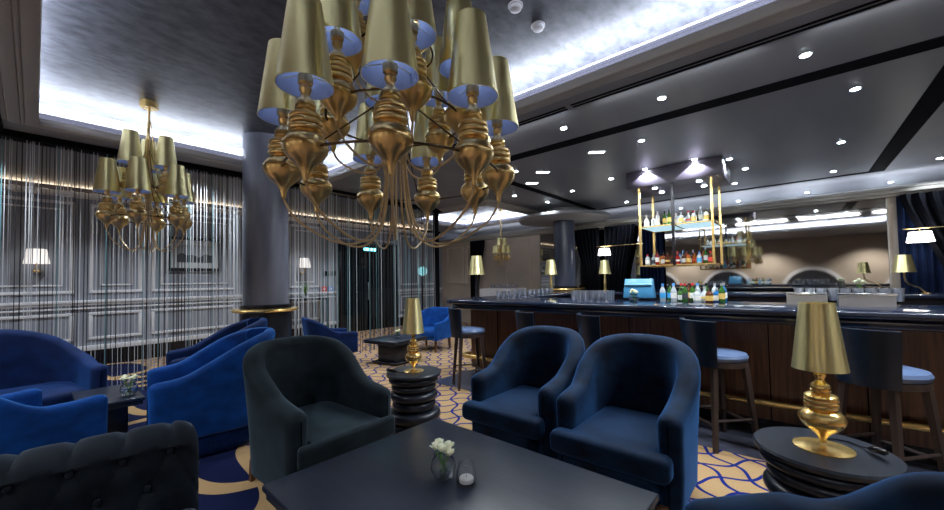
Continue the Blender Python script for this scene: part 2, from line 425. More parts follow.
def shell(W,D,t,rc,front,keys,zb,lean=.10,flare=0.,zi=.25):
    P=rrpath(W-t,D-t,rc,front)
    P=[Vector((x,y,0)) for x,y in P]; N=len(P)
    acc=[0]
    for a,b_ in zip(P,P[1:]): acc.append(acc[-1]+(b_-a).length)
    half=acc[-1]/2
    rows=[]
    def ring(p,nrm,h,sc=1.,drop=0.,dd=1.):
        out=[]; hh=h-drop; ht=t/2*sc
        def pt(o,z):
            k=max(0,(z-.35))/.6
            off=o+lean*k*dd+flare*max(0,z-.3)
            return (p.x+nrm.x*off,p.y+nrm.y*off,z)
        out.append(pt(ht*.86,zb)); out.append(pt(ht,zb+(hh-zb)*.35)); out.append(pt(ht,zb+(hh-zb)*.7))
        for k in range(9):
            a=PI*k/8; out.append(pt(ht*1.04*math.cos(a),hh-t/2*sc+t/2*sc*math.sin(a)))
        out.append(pt(-ht,zb+(hh-zb)*.6)); out.append(pt(-ht*.9,zb))
        return out
    for i,p in enumerate(P):
        tg=(P[min(i+1,N-1)]-P[max(i-1,0)]).normalized(); nrm=Vector((-tg.y,tg.x,0))
        dist=abs(acc[i]-half)/half; h=interp(keys,dist); dd=max(0.,1-dist*1.25)
        if i==0:
            for s_,o_ in ((.05,.5),(.5,.43),(.8,.28),(.95,.12)):
                q=p-tg*t*o_; rows.append(ring(q,nrm,h,s_,t/2*(1-s_)*.9,dd))
        rows.append(ring(p,nrm,h,1.,0,dd))
        if i==N-1:
            for s_,o_ in ((.95,.12),(.8,.28),(.5,.43),(.05,.5)):
                q=p+tg*t*o_; rows.append(ring(q,nrm,h,s_,t/2*(1-s_)*.9,dd))
    m=MB(); m.grid(rows,0,True,True)
    return m
def armchair(name,label,loc,rz,mat,W=.80,D=.86,t=.13,rc=.24,recess=.2,back=.97,arm=.63,seat=.44,keys=None,legs=True,fringe=None,group=None,legh=.12,lean=.10,flare=0.,legmat=None,cat='armchair',cushion_mat=None):
    r=thing(name,label,cat,loc,rz,group)
    keys=keys or [(0,back),(.20,back-.008),(.36,back-.055),(.54,back-.18),(.74,arm+.045),(1.0,arm)]
    front=-D/2+recess
    shell(W,D,t,rc,front,keys,legh if not fringe else .05,lean,flare).build('backrest_shell',mat,r)
    ws=W/2-t*.95
    MB().box(-ws,ws,-D/2+.02,D/2-t*1.1,legh,seat-.13).build('seat_base',mat,r,.03,3)
    c=MB()
    if recess>.1: c.prism([(-W/2+.03,-D/2),(W/2-.03,-D/2),(W/2-.03,front-t*.5),(ws,front-t*.5),(ws,D/2-t*.9),(-ws,D/2-t*.9),(-ws,front-t*.5),(-W/2+.03,front-t*.5)],seat-.14,seat)
    else: c.box(-ws,ws,-D/2,D/2-t*.9,seat-.14,seat)
    c.build('seat_cushion',cushion_mat or mat,r,.045,4)
    if legs:
        for sx in (-1,1):
            for sy in (-1,1):
                x,y=sx*(W/2-.09),sy*(D/2-.10)
                MB().taper((x+sx*.012,y+sy*.012,0),.016,(x,y,legh+.03),.024).build('leg',legmat or mt['walnut'],r)
    if fringe:
        P=rrpath(W-.01,D-.01,rc,front); fm=MB(); rr=random.Random(5)
        pts=[]
        for (xa,ya),(xb,yb) in zip(P,P[1:]):
            L=math.hypot(xb-xa,yb-ya); n=max(1,int(L/.011))
            for k in range(n): pts.append((xa+(xb-xa)*k/n,ya+(yb-ya)*k/n))
        for x,y in pts:
            w=.0048; z=.012+rr.uniform(0,.012)
            fm.lathe([(w*.5,z),(w,z+.03),(w*.7,.17)],(x,y,0),5)
        f=fm.build('fringe',fringe,r,fix=False); f['kind']='stuff'
        MB().tube([(x,y,.175) for x,y in P],.012,6).build('fringe_braid',fringe,r)
    return r
armchair('armchair','petrol blue velvet armchair nearest the disc table with the large lamp',(2.57,.88,0),R(-90),mt['petrol'],W=.765)
armchair('armchair','petrol blue velvet armchair between its twin and the small lamp on the disc table',(2.64,1.70,0),R(-90),mt['petrol'],W=.765)
armchair('armchair','dark slate green velvet armchair at the far end of the large black table',(1.35,2.65,0),R(2),mt['slate'],W=.77,D=.88,recess=.12)
armchair('armchair','dark teal velvet armchair cut off at the bottom right corner of the photo',(1.27,-.10,0),R(206.5),mt['petrol'],W=.80,back=.87,arm=.65)
camel=[(0,.965),(.25,.95),(.45,.885),(.65,.77),(.83,.675),(1.0,.65)]
armchair('tub_chair','bright cobalt velvet tub chair with a fringed hem, left of the slate green armchair',(1.07,4.06,0),R(-98),mt['cobalt'],W=.80,D=.88,t=.10,rc=.36,recess=.04,keys=camel,legs=False,fringe=mt['navy'],lean=.06,flare=.03)
armchair('tub_chair','dark navy velvet tub chair in front of the column, behind the fringed cobalt one',(1.37,4.98,0),R(-98),mt['navy'],W=.76,D=.88,t=.10,rc=.36,recess=.04,keys=[(k,h*1.03) for k,h in camel],legs=False,fringe=mt['navy'],lean=.04,flare=.03)
armchair('tub_chair','cobalt velvet tub chair cut off by the left edge, behind the tufted sofa',(-.157,3.92,0),R(115),mt['cobalt'],W=.80,D=.74,t=.10,rc=.34,recess=.03,keys=[(0,.92),(.22,.90),(.42,.80),(.62,.67),(.80,.645),(1.0,.645)],legs=False,fringe=mt['navy'],lean=.05,flare=.03)
armchair('settee','wide navy velvet settee with a curved back before the string curtain',(-.33,5.45,0),R(8),mt['navy'],W=1.50,D=.90,t=.12,rc=.40,recess=.04,keys=[(0,1.0),(.20,.99),(.38,.90),(.55,.74),(.75,.66),(1.0,.65)],legs=False,fringe=mt['navy'],lean=.08,flare=.04,cat='sofa')
mod=[(0,.84),(.24,.83),(.40,.76),(.62,.62),(1.0,.58)]
armchair('armchair','deep blue armchair on dark legs, far back, left of the low black table',(3.28,6.02,0),R(75),mt['navy'],W=.70,D=.72,t=.07,rc=.16,recess=.02,keys=mod,seat=.43,legh=.24,lean=.10)
armchair('armchair','bright blue armchair on slim legs, far back, behind the small brass lamp',(5.35,5.75,0),R(-75),mt['cobalt'],W=.74,D=.74,t=.07,rc=.16,recess=.02,keys=mod,seat=.43,legh=.24,lean=.10)

# tufted sofa at the lower left
def tufted_sofa():
    r=thing('tufted_sofa','black velvet sofa with a deep-buttoned back in the lower left corner','sofa',(-.30,1.95,0),R(-9)); r.scale=(1,1,1.05)
    L=1.66; x0,x1=-.86,.765; nx,nz=120,44; H=.755
    btn=[]
    for j,z in enumerate((.40,.53,.66)):
        for i in range(12):
            btn.append((x1-.10-i*.15-(.075 if j%2 else 0),z))
    topb=[(x1-.10-i*.15,None) for i in range(12)]
    def disp(x,z):
        d=0.
        for bx,bz in btn:
            q=((x-bx)/.05)**2+((z-bz)/.05)**2
            if q<9: d-=.028*math.exp(-q*.9)
        u=(x-x1+.10)/.15; w=(z-.40)/.26
        for s_ in (1,-1):
            f=(u+s_*w)%1.; f=min(f,1-f); d-=.010*math.exp(-(f/.07)**2)
        return d
    rows=[]
    for k in range(nz+1):          # front face
        z=.30+(.665-.30)*k/nz; rows.append([(x, .235-.02*(k/nz)+ -.02 - disp(x,z)*1.0*1. , z) for x in lin(x0,x1,nx)])
    for k in range(1,17):          # rolled top with gathers at each button line
        a=PI*k/16
        row=[]
        for x in lin(x0,x1,nx):
            f=((x-x1+.10)/.15)%1.; f=min(f,1-f); g=.014*math.exp(-(f/.07)**2)*math.sin(a)
            f2=math.exp(-(f/.22)**2)*.008*math.exp(-((a-1.5)/.5)**2)
            rr=.092-g-f2
            row.append((x,.195+.10-rr*math.cos(a)*1.08,.665+rr*math.sin(a)))
        rows.append(row)
    rows.append([(x,.39,.10) for x in lin(x0,x1,nx)])
    rows.append([(x,.20,.10) for x in lin(x0,x1,nx)])
    def rnd_(p):
        e=min(p[0]-x0,x1-p[0]); q=.10
        if e<q and p[2]>.3:
            k=1-e/q; dz=.085*(1-math.sqrt(max(0,1-k*k)))*min(1,(p[2]-.3)/.36)
            return (p[0],p[1]+(.30-p[1])*.35*(1-math.sqrt(max(0,1-k*k))),p[2]-dz)
        return p
    rows=[[rnd_(p) for p in r_] for r_ in rows]
    m=MB().grid(rows,0,True)
    # end caps
    w=nx; h=len(rows)
    m.f.append(tuple(i*w for i in range(h))); m.m.append(0); m.s.append(False)
    m.f.append(tuple(i*w+w-1 for i in reversed(range(h)))); m.m.append(0); m.s.append(False)
    m.build('tufted_back',mt['blackvelvet'],r)
    for bx,bz in btn:
        if bx<x0+.02: continue
        MB().ball((bx,.235-.02*((bz-.3)/.365)-.02+.022,bz),.012,8,0,1.).build('button',mt['blackvelvet'],r)
    MB().box(x0,x1,-.40,.22,.12,.30).build('seat_base',mt['blackvelvet'],r,.02)
    MB().box(x0,x1,-.43,.20,.30,.43).build('seat_cushion',mt['blackvelvet'],r,.05,4)
    for sx in (x0+.08,x1-.08):
        for sy in (-.34,.32): MB().taper((sx,sy,0),.02,(sx,sy,.13),.03).build('leg',mt['walnut'],r)
tufted_sofa()

# ------------------------------------------------------------------ tables
def table(label,loc,rz,W,D,H,mat=None):
    r=thing('lounge_table',label,'table',loc,rz)
    MB().box(-W/2,W/2,-D/2,D/2,H-.028,H).build('tabletop',mat or mt['tabletop'],r,.006)
    MB().box(-W/2+.012,W/2-.012,-D/2+.012,D/2-.012,H-.062,H-.032).build('apron',mt['ebony'],r,.004)
    MB().box(-W*.28,W*.28,-D*.28,D*.28,.05,H-.062).build('pedestal',mt['ebony'],r,.01)
    MB().box(-W*.36,W*.36,-D*.36,D*.36,0,.05).build('base',mt['black'],r,.01)
    return r
table('large black oak lounge table in the foreground, holding a vase and a tealight glass',(1.125,1.09,0),R(-1.2),1.0,1.29,.55)
table('black lounge table between the blue tub chairs, holding a small vase of cream flowers',(.43,4.60,0),R(0),.40,.72,.46)
table('low black table on the patterned carpet at the back, before the dark glazed doors',(4.15,5.35,0),R(8),.82,.75,.42)

def drum(label,loc,s=1.):
    r=thing('disc_table',label,'side table',loc)
    prof=[(.245,.515),(.255,.522),(.258,.54),(.25,.55)]
    MB().lathe(prof,(0,0,0),56).build('top_disc',mt['ebony'],r)
    z=.0; rings=[(.245,.105),(.25,.10),(.205,.09),(.225,.085),(.21,.07),(.235,.065)]
    for R_,h in rings:
        p=[(R_*.80,z)]
        for k in range(9):
            a=-PI/2+PI*k/8; p.append((R_-.035+.035*math.cos(a)+0,z+h/2+h/2*.92*math.sin(a)))
        p.append((R_*.80,z+h))
        MB().lathe(p,(0,0,0),48).build('turned_ring',mt['ebony'],r); z+=h
    return r
drum('round black stacked-disc table carrying the small brass lamp',(2.36,2.78,0))
drum('round black stacked-disc table carrying the large brass lamp by the bar',(2.53,-.075,0)).scale=(1.08,1.08,1.)

# ------------------------------------------------------------------ lamps
BODY=[(.005,.0),(.010,.006),(.0115,.022),(.014,.036),(.018,.050),(.028,.066),(.047,.086),(.067,.108),(.081,.134),(.0835,.150),(.0835,.1535),(.080,.1545),(.080,.158),(.0835,.159),(.082,.168),(.075,.184),(.066,.197),(.052,.207),(.047,.212),
 (.050,.216),(.0605,.218),(.0630,.224),(.0630,.232),(.0605,.238),(.053,.240),(.053,.243),(.0605,.245),(.0630,.251),(.0630,.259),(.0605,.265),(.053,.267),(.053,.270),(.0585,.272),(.0605,.278),(.0595,.285),(.053,.292),(.043,.297),(.034,.300),(.030,.304),(.030,.308),(.037,.312),(.038,.318),(.031,.322),(.031,.326),(.037,.330),(.037,.340),(.032,.352),(.022,.364),(.0165,.374),(.017,.388),(.022,.398),(.023,.408),(.016,.418),(.016,.422),(.025,.426),(.028,.432),(.028,.462),(.022,.467)]
BODY=[(r_,z_*.895) for r_,z_ in BODY]
def body_mesh(n=28,prof=BODY): return MB().lathe(prof,(0,0,0),n)
def shade_mesh(rb,rt,z0,z1,n=36):
    m=MB(); m.lathe([(rb,z0),(rb-.001+.0,z0+.004),(rt,z1)],(0,0,0),n,0,True,False)
    m.lathe([(rt-.0025,z1),(rb-.0025,z0)],(0,0,0),n,1,True,False)
    m.lathe([(rb-.0025,z0),(rb,z0)],(0,0,0),n,0,False,False); m.lathe([(rt,z1),(rt-.0025,z1)],(0,0,0),n,0,False,False)
    # spider ring that carries the shade
    for k in range(3):
        a=2*PI*k/3; m.tube([(0,0,z0+.05),((rb-.01)*math.cos(a),(rb-.01)*math.sin(a),z0+.05)],.0018,5,0)
    m.lathe([(.012,z0+.02),(.012,z0+.09)],(0,0,0),10,0)
    return m
def table_lamp(label,loc,rb,rt,hs,z0,foot=.10,sc=1.,rz=0.):
    r=thing('table_lamp',label,'lamp',loc,rz)
    k=z0/.407
    MB().lathe([(foot,0),(foot,.006),(foot*.85,.011),(.022,.016),(.012,.03)],(0,0,0),40).build('foot',mt['goldtube'],r)
    p=[(a*sc*1.08,.015+z*k) for a,z in BODY]; p=[(.013,.012)]+p[2:]
    MB().lathe(p,(0,0,0),32).build('lamp_body',mt['goldtube'],r,sharp=30)
    shade_mesh(rb,rt,z0,z0+hs).build('lamp_shade',[mt['shade'],mt['shade']],r,fix=False)
    return r
table_lamp('large brass table lamp with a gold shade on the disc table, lower right',(2.53,-.075,.55),.108,.068,.325,.385,.115,1.0)
table_lamp('small brass table lamp on the disc table between slate and petrol armchairs',(2.36,2.78,.55),.105,.064,.33,.36,.095,.86)
# cords with their in-line dimmers
def cord(label,pts,loc):
    r=thing('lamp_cord',label,'cord',loc)
    MB().tube(pts,.0035,6).build('cable',mt['black'],r)
    e=Vector(pts[-1]); q=Vector(pts[-2]); dd=(e-q).normalized()
    MB().tube([e-dd*.005,e+dd*.02,e+dd*.075,e+dd*.09],[.008,.016,.016,.009],8).build('dimmer',mt['black'],r)
cord('black cord with a dimmer lying on the disc table by the large brass lamp',[(.123,.0,.006),(.15,-.05,.006),(.15,-.10,.006),(.11,-.14,.006),(.07,-.165,.017)],(2.53,-.075,.55))
cord('black cord with a dimmer lying on the disc table by the small brass lamp',[(-.10,.02,.006),(-.13,.03,.006),(-.16,.06,.017)],(2.36,2.78,.55))

# brass lamps along the bar counters
def bar_lamp(label,loc,rz,arm=True,post=mt['brass']):
    r=thing('bar_lamp',label,'lamp',loc,rz,None)
    shade_mesh(.125,.080,.36,.65,28).build('lamp_shade',[mt['shade'],mt['shade']],r,fix=False)
    if arm:
        P=[(0,-.34,.012),(0,-.31,.04),(0,-.24,.10),(0,-.15,.13),(0,-.07,.16),(0,-.015,.22),(0,0,.30),(0,0,.44)]
        MB().tube(P,.012,8).build('curved_arm',post,r)
        MB().lathe([(.05,0),(.05,.008),(.02,.014)],(0,-.34,0),20).build('foot',post,r)
    else:
        MB().lathe([(.07,0),(.07,.01),(.03,.02),(.024,.12),(.032,.18),(.024,.24),(.02,.36),(.012,.46)],(0,0,0),16).build('stem',post,r)
    return r
bar_lamp('gold-shaded lamp on a curved brass arm before the blue drapes, right of the mirror',(7.55,-1.10,1.121),R(45)).scale=(.9,.9,.80)
bar_lamp('gold-shaded lamp at the left end of the bar counter, beside the dark drape',(4.46,3.74,1.13),0,False,mt['black'])
bar_lamp('gold-shaded lamp standing in front of the dark blue column at the bar',(6.65,3.66,1.13),0,False)
bar_lamp('gold-shaded lamp between the dark drapes behind the bar',(7.85,3.05,1.13),0,False)

# ------------------------------------------------------------------ chandeliers
def chandelier(label,loc,tiers,top,rot=0.,bulb=.16,n=22):
    r=thing('chandelier',label,'chandelier',loc,rot,None)
    bm_=body_mesh(n); b0=None; s0=None
    for ti,(num,rad,z,ph) in enumerate(tiers):
        for k in range(num):
            a=2*PI*k/num+ph; x,y=rad*math.cos(a),rad*math.sin(a)
            if b0 is None:
                b0=bm_.build('lamp_body',mt['brass'],r,sharp=30); s0=shade_mesh(.106,.062,.372,.705).build('lamp_shade',[mt['shade'],mt['shadein']],b0,fix=False)
                o1,o2=b0,s0
            else:
                o1=b0.copy(); o2=s0.copy(); C.objects.link(o1); C.objects.link(o2); o1.parent=r; o2.parent=o1
            o1.location=(x,y,z); o2.rotation_euler=(0,0,k*1.3)
            l=bpy.data.lights.new('lamp_bulb','POINT'); l.energy=bulb; l.color=(.70,.80,1.); l.shadow_soft_size=.015
            lo=bpy.data.objects.new('lamp_bulb',l); C.objects.link(lo); lo.parent=o1; lo.location=(0,0,.54)
            # swagged cable from the tip of the body, under and up to the stem
            c,s_=math.cos(a),math.sin(a)
            up=tiers[0][2]+1.0 if ti==0 else z+.8
            dr=.20 if ti==0 else .12
            K=[(1.,0.),(.93,-.07*dr/.2),(.80,-.13*dr/.2),(.60,-.185*dr/.2),(.42,-dr),(.28,-.85*dr),(.18,-.45*dr),(.12,.05),(.085,.25),(.06,.45),(.045,up-z)]
            pts=[]
            from_=[(rad*(q-1)*c,rad*(q-1)*s_,h) for q,h in K]
            # smooth the polyline
            P=[Vector(p) for p in from_]
            for i in range(len(P)-1):
                p0=P[max(i-1,0)];p1=P[i];p2=P[i+1];p3=P[min(i+2,len(P)-1)]
                for q in (0,.25,.5,.75):
                    pts.append(.5*((2*p1)+(-p0+p2)*q+(2*p0-5*p1+4*p2-p3)*q*q+(-p0+3*p1-3*p2+p3)*q**3))
            pts.append(P[-1])
            MB().tube(pts,.0055,6).build('swag_cable',mt['cable'],o1)
        rr=MB().tube([(rad*math.cos(2*PI*k/48),rad*math.sin(2*PI*k/48),z+.13) for k in range(48)],.0055,6,0,True)
        for k in range(3):
            a=2*PI*(k+.3)/3; rr.tube([(rad*math.cos(a),rad*math.sin(a),z+.13),(.02*math.cos(a),.02*math.sin(a),z+.55)],.004,5)
        rr.build('tier_ring',mt['brassdark'],r)
    MB().lathe([(.012,tiers[0][2]+.35),(.012,top)],(0,0,0),10).build('stem',mt['brass'],r)
    zt=tiers[-1][2]+.62
    st=MB()
    for k in range(3):
        a=2*PI*k/3; st.tube([(.015*math.cos(a),.015*math.sin(a),top-.22),(.07*math.cos(a),.07*math.sin(a),zt-.3)],.006,6)
    st.build('stay_rods',mt['brass'],r)
    MB().lathe([(.075,top-.075),(.08,top-.07),(.08,top-.004),(.075,top)],(0,0,0),6,0,False).build('ceiling_rose',mt['goldtube'],r)
    return r
va=math.atan2(-1.512,-1.151)-.05
chandelier('huge brass chandelier with three tiers of gold shades over the foreground table',(1.172,1.494,0),[(9,.508,1.785,va),(6,.33,2.07,va+.25),(3,.19,2.42,va+.6)],3.40)
ch2=chandelier('brass chandelier with two tiers of gold shades before the string curtain',(.787,5.25,0),[(6,.325,1.98,4.32),(3,.165,2.31,5.61)],3.40,0.,.16,16)
ch3=chandelier('tiny far-off brass chandelier before the beige wall beyond the bar',(8.60,6.28,.72),[(6,.325,1.95,4.1),(3,.165,2.30,5.2)],(3.40-.72)/.62,0.,.05,12)
ch3.scale=(.62,.62,.62)

# ------------------------------------------------------------------ bar
def bar():
    r=thing('bar_counter','long dark walnut bar with black stone top and brass foot rail','bar',(0,0,0))
    ctop=MB()
    def arc(cx,cy,rad,a0,a1,n=8): return [(cx+rad*math.cos(a0+(a1-a0)*k/n),cy+rad*math.sin(a0+(a1-a0)*k/n)) for k in range(n+1)]
    poly=[(4.85,-3.2),(4.85,3.35),(8.2,3.35),(8.2,3.98)]+arc(4.15,3.68,.30,PI/2,PI,8)+[(3.85,-3.2)]
    ctop.prism(poly,1.075,1.13)
    ctop.build('counter_top',mt['counter'],r,.022,4)
    poly2=[(4.80,-3.2),(4.80,3.40),(8.15,3.40),(8.15,3.90)]+arc(4.20,3.62,.28,PI/2,PI,8)+[(3.92,-3.2)]
    MB().prism(poly2,1.0,1.072).build('counter_fascia',mt['counter'],r,.02,3)
    fp=MB().box(4.26,4.72,-3.2,3.70,.12,1.0)
    fp.box(4.72,8.1,3.45,3.70,.12,1.0)
    fp.build('front_panel',mt['walnut'],r)
    for y in lin(-2.8,3.2,11):
        MB().box(4.252,4.262,y-.004,y+.004,.12,1.0).build('panel_seam',mt['blackmatt'],r)
    MB().box(4.30,4.72,-3.2,3.66,0,.12).box(4.72,8.1,3.47,3.66,0,.12).build('plinth',mt['black'],r)
    MB().tube([(4.19,-3.2,.285),(4.19,3.74,.285),(4.20,3.80,.285),(4.25,3.84,.285),(4.5,3.84,.285),(6.2,3.84,.285)],.031,12).build('foot_rail',mt['goldtube'],r)
    for y in (-2.4,-1.2,-.1,1.05,2.2,3.3):
        MB().tube([(4.19,y,.285),(4.28,y,.285)],.014,8).build('rail_bracket',mt['goldtube'],r)
bar()
t=thing('back_counter','dark blue counter on the mirror side of the bar island','counter',(0,0,0))
MB().box(7.35,8.15,-3.2,3.34,1.07,1.12).build('counter_top',mt['counter'],t,.015,3)
MB().box(7.42,8.08,-3.2,3.34,0,1.07).build('cabinet_body',mt['black'],t)

def stool(label,loc,rz,group=None):
    r=thing('bar_stool',label,'bar stool',loc,rz,group)
    # faces local +X
    MB().lathe([(.0,.70),(.20,.70),(.215,.712),(.222,.735),(.21,.758),(.16,.770),(.0001,.774)],(0,0,0),36,0,True,False).build('seat',mt['leatherseat'],r)
    MB().lathe([(.205,.655),(.215,.66),(.215,.70),(.20,.703)],(0,0,0),36).build('seat_ring',mt['legwood'],r)
    for sx in (-1,1):
        for sy in (-1,1):
            MB().taper((sx*.185,sy*.185,0),.015,(sx*.135,sy*.135,.68),.021).build('leg',mt['legwood'],r)
    q=[(sx*.172,sy*.172) for sx,sy in ((-1,-1),(1,-1),(1,1),(-1,1))]
    for i in range(4):
        a,b_=q[i],q[(i+1)%4]; z=.20 if i%2 else .24
        MB().tube([(a[0],a[1],z),(b_[0],b_[1],z)],.011,6).build('stretcher',mt['legwood'],r)
    rows=[]
    for rad,rev in ((.235,False),(.200,True)):
        col_=[]
        for z in (.66,.70,.80,.92,1.02,1.035) :
            k=(z-.66)*.10
            col_.append((rad+k,z))
        if rev: col_=col_[::-1]
        rows+=col_
    ang=lin(PI-.92,PI+.92,25)
    g=[[(rad*math.cos(a),rad*math.sin(a),z) for a in ang] for rad,z in rows]
    g.append(g[0]); m=MB().grid(g,0,True)
    h=len(g)-1; w=25
    m.f.append(tuple(i*w for i in range(h))); m.m.append(0); m.s.append(False)
    m.f.append(tuple(i*w+w-1 for i in reversed(range(h)))); m.m.append(0); m.s.append(False)
    m.build('backrest',mt['leather'],r)
    return r
st=stool('bar stool at the far left end of the bar, its round seat fully visible',(3.80,3.34,0),R(-35))
for x,y,a,l in ((3.80,2.26,-35,'bar stool with only its back showing above the farther petrol armchair'),
              (3.80,1.50,-40,'bar stool whose dark back shows between the two petrol armchairs'),
              (3.80,.53,-44,'dark bar stool with a pale seat edge, right of the petrol armchairs'),
              (3.76,-.43,-40,'bar stool half hidden behind the large brass table lamp')):
    dup(st,(x,y,0),R(a),l)

# hanging bottle rack above the bar
def rack():
    r=thing('hanging_bottle_rack','ceiling-hung brass bottle rack with a dark canopy over the bar','rack',(0,0,0))
    MB().box(6.45,7.40,.75,2.10,2.88,CEIL-.001).build('canopy',mt['hood'],r,.006)
    for x in (6.53,7.32):
        for y in (.90,1.92):
            MB().box(x-.016,x+.016,y-.016,y+.016,1.585,2.88).build('post',mt['goldtube'],r)
    MB().box(6.475,6.515,1.40,1.44,1.585,2.88).build('centre_post',mt['black'],r)
    for z in (2.235,1.60):
        fr=MB().box(6.51,7.34,.88,.91,z-.02,z).box(6.51,7.34,1.91,1.94,z-.02,z).box(6.51,6.54,.91,1.91,z-.02,z).box(7.31,7.34,.91,1.91,z-.02,z).box(6.54,7.31,1.40,1.43,z-.02,z)
        f=fr.build('shelf_frame',mt['goldtube'],r)
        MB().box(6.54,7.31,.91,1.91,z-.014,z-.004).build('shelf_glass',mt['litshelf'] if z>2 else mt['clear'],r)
    for x in (6.70,7.12):
        for y in (1.08,1.72):
            MB().lathe([(.035,2.874),(.035,2.879)],(x,y,0),16).build('spotlight',mt['lens'],r)
rack()

# ------------------------------------------------------------------ bottles and glasses
def bottle(kind,glassmat,labmat,capmat):
    r=bpy.data.objects.new('bottle',None); C.objects.link(r); r['category']='bottle'
    if kind==0: p=[(.034,0),(.037,.006),(.037,.18),(.030,.21),(.014,.24),(.013,.29)]; lz=(.06,.15)
    elif kind==1: p=[(.042,0),(.045,.008),(.045,.13),(.036,.16),(.016,.175),(.015,.21)]; lz=(.03,.11)
    else: p=[(.048,0),(.052,.01),(.050,.10),(.036,.15),(.015,.18),(.014,.24)]; lz=(.03,.09)
    MB().lathe(p,(0,0,0),14).build('bottle_glass',glassmat,r)
    rm=p[2][0]+.001
    MB().lathe([(rm,lz[0]),(rm,lz[1])],(0,0,0),14,0,True,False).build('bottle_label',labmat,r)
    MB().lathe([(.016,p[-1][1]-.02),(.016,p[-1][1]+.018)],(0,0,0),10).build('bottle_cap',capmat,r)
    return r
def gl(name,c,rough=.08): return plain(name,c,rough,0.,Transmission_Weight=.35)
amber=gl('amber_spirit',(.50,.12,.015)); green=gl('green_bottle',(.05,.16,.03)); clearb=gl('clear_spirit',(.62,.68,.72)); brown=gl('brown_bottle',(.14,.035,.012)); blueb=gl('blue_bottle',(.02,.16,.42)); red=gl('red_spirit',(.38,.02,.015)); wrapm=plain('white_wrap',(.78,.78,.76),.6)
lw=plain('white_label',(.78,.77,.72),.6); lb=plain('blue_label',(.05,.35,.68),.5); ly=plain('gold_label',(.65,.45,.12),.5); ld=plain('dark_label',(.04,.04,.05),.5); lr=plain('red_label',(.6,.05,.04),.5)
protos={}
def put_bottle(kind,g,l,c,loc,label,group):
    key=(kind,g.name,l.name,c.name)
    if key not in protos: o=bottle(kind,g,l,c); protos[key]=o
    else: o=dup(protos[key])
    o.location=loc; o.scale=(.8,.8,.78 if loc[2]>1.5 else .64); o['label']=label; o['group']=group; o.rotation_euler=(0,0,random.uniform(0,6))
    return o
capb=mt['black']; capr=plain('red_cap',(.65,.02,.03),.4); capbl=plain('blue_cap',(.08,.3,.75),.4); capw=plain('silver_cap',(.7,.7,.72),.3,.8)
low=[(1,clearb,lw,capr,'clear bottle with a red cap'),(1,clearb,ld,capw,'clear bottle with a dark label'),(0,red,lw,capb,'red spirit bottle'),(1,amber,lw,capb,'amber squat bottle with a white label'),
     (2,brown,ly,capb,'brown flask with a gold label'),(1,amber,ld,capb,'amber squat bottle with a dark label'),(2,red,lw,capr,'red flask with a white label'),(1,brown,lw,capb,'brown squat bottle'),
     (1,amber,ly,capb,'amber squat bottle with a gold label'),(2,amber,lr,capb,'amber flask with a red label'),(1,clearb,lb,capbl,'clear bottle with a blue label'),(0,green,lw,capw,'tall green bottle'),(1,brown,lr,capr,'brown squat bottle with a red label')]
for i,(k,g,l,c,nm) in enumerate(low):
    put_bottle(k,g,l,c,(6.60+.075*(i%2),1.84-i*.074,1.602),nm+' on lower rack shelf, '+('left of' if 1.84-i*.074>1.42 else 'right of')+' the post','bottles on the lower rack shelf')
for i in range(9):
    k,g,l,c,nm=low[(i*5+3)%13]
    put_bottle(k,g,l,c,(6.85+.03*(i%3),1.80-i*.095,1.602),nm+' in the second row on the lower rack shelf','bottles on the lower rack shelf')
for i in range(5):
    k,g,l,c,nm=low[(i*4+2)%13]
    put_bottle(0,g,l,c,(7.10,1.72-i*.15,1.602),'tall '+g.name.replace('_',' ')+' with a '+l.name.replace('_',' ')+' at the back, lower rack shelf','bottles on the lower rack shelf')
top=[(2,wrapm,lw,capw,'white wrapped flask'),(1,wrapm,lw,capw,'white wrapped squat bottle'),(0,wrapm,lw,capw,'tall white wrapped bottle'),(0,green,ly,capb,'dark green bottle with a gold label'),(0,green,ly,capb,'dark green bottle with a gold label'),
     (1,clearb,lw,capw,'clear squat bottle'),(1,clearb,ly,capw,'clear squat bottle with a gold label'),(2,clearb,lr,capr,'clear flask with a red label'),(1,clearb,ly,capr,'clear squat bottle with a red cap'),(0,clearb,lw,capw,'tall clear bottle'),(1,wrapm,ly,capb,'white bottle with a gold label')]
for i,(k,g,l,c,nm) in enumerate(top):
    y=1.84-i*.085
    put_bottle(k,g,l,c,(6.61+.08*(i%2),y,2.237),nm+' on the upper rack shelf, '+('left of' if y>1.62 else 'near' if y>1.3 else 'right of')+' the post','bottles on the upper rack shelf')
for i in range(6):
    k,g,l,c,nm=top[(i*3+1)%11]
    put_bottle(k,clearb if i%2 else wrapm,l,c,(7.05,1.78-i*.14,2.237),'pale bottle at the back of the upper rack shelf','bottles on the upper rack shelf')
front=[(0,clearb,lb,capbl,'blue-capped clear bottle with a blue label'),(0,green,lb,capb,'green bottle with a blue label'),(0,clearb,lw,capbl,'blue-capped bottle with a white label'),(1,green,lw,capb,'squat green bottle with a white label'),
       (0,green,ld,capr,'green bottle with a red cap and dark label'),(0,green,lw,capr,'green bottle with a red cap and white label'),(1,clearb,lw,capw,'squat clear bottle with a white label'),(2,clearb,ly,capw,'clear flask with a gold label'),(1,brown,ly,capb,'squat brown bottle with a gold label'),(1,blueb,lw,capw,'squat blue bottle'),(0,green,ly,capw,'tall green bottle with a gold label')]
for i,(k,g,l,c,nm) in enumerate(front):
    put_bottle(k,g,l,c,(4.54+.09*(i%2),1.12-i*.055,1.131),nm+' on the bar top beside the till','bottles on the bar top')
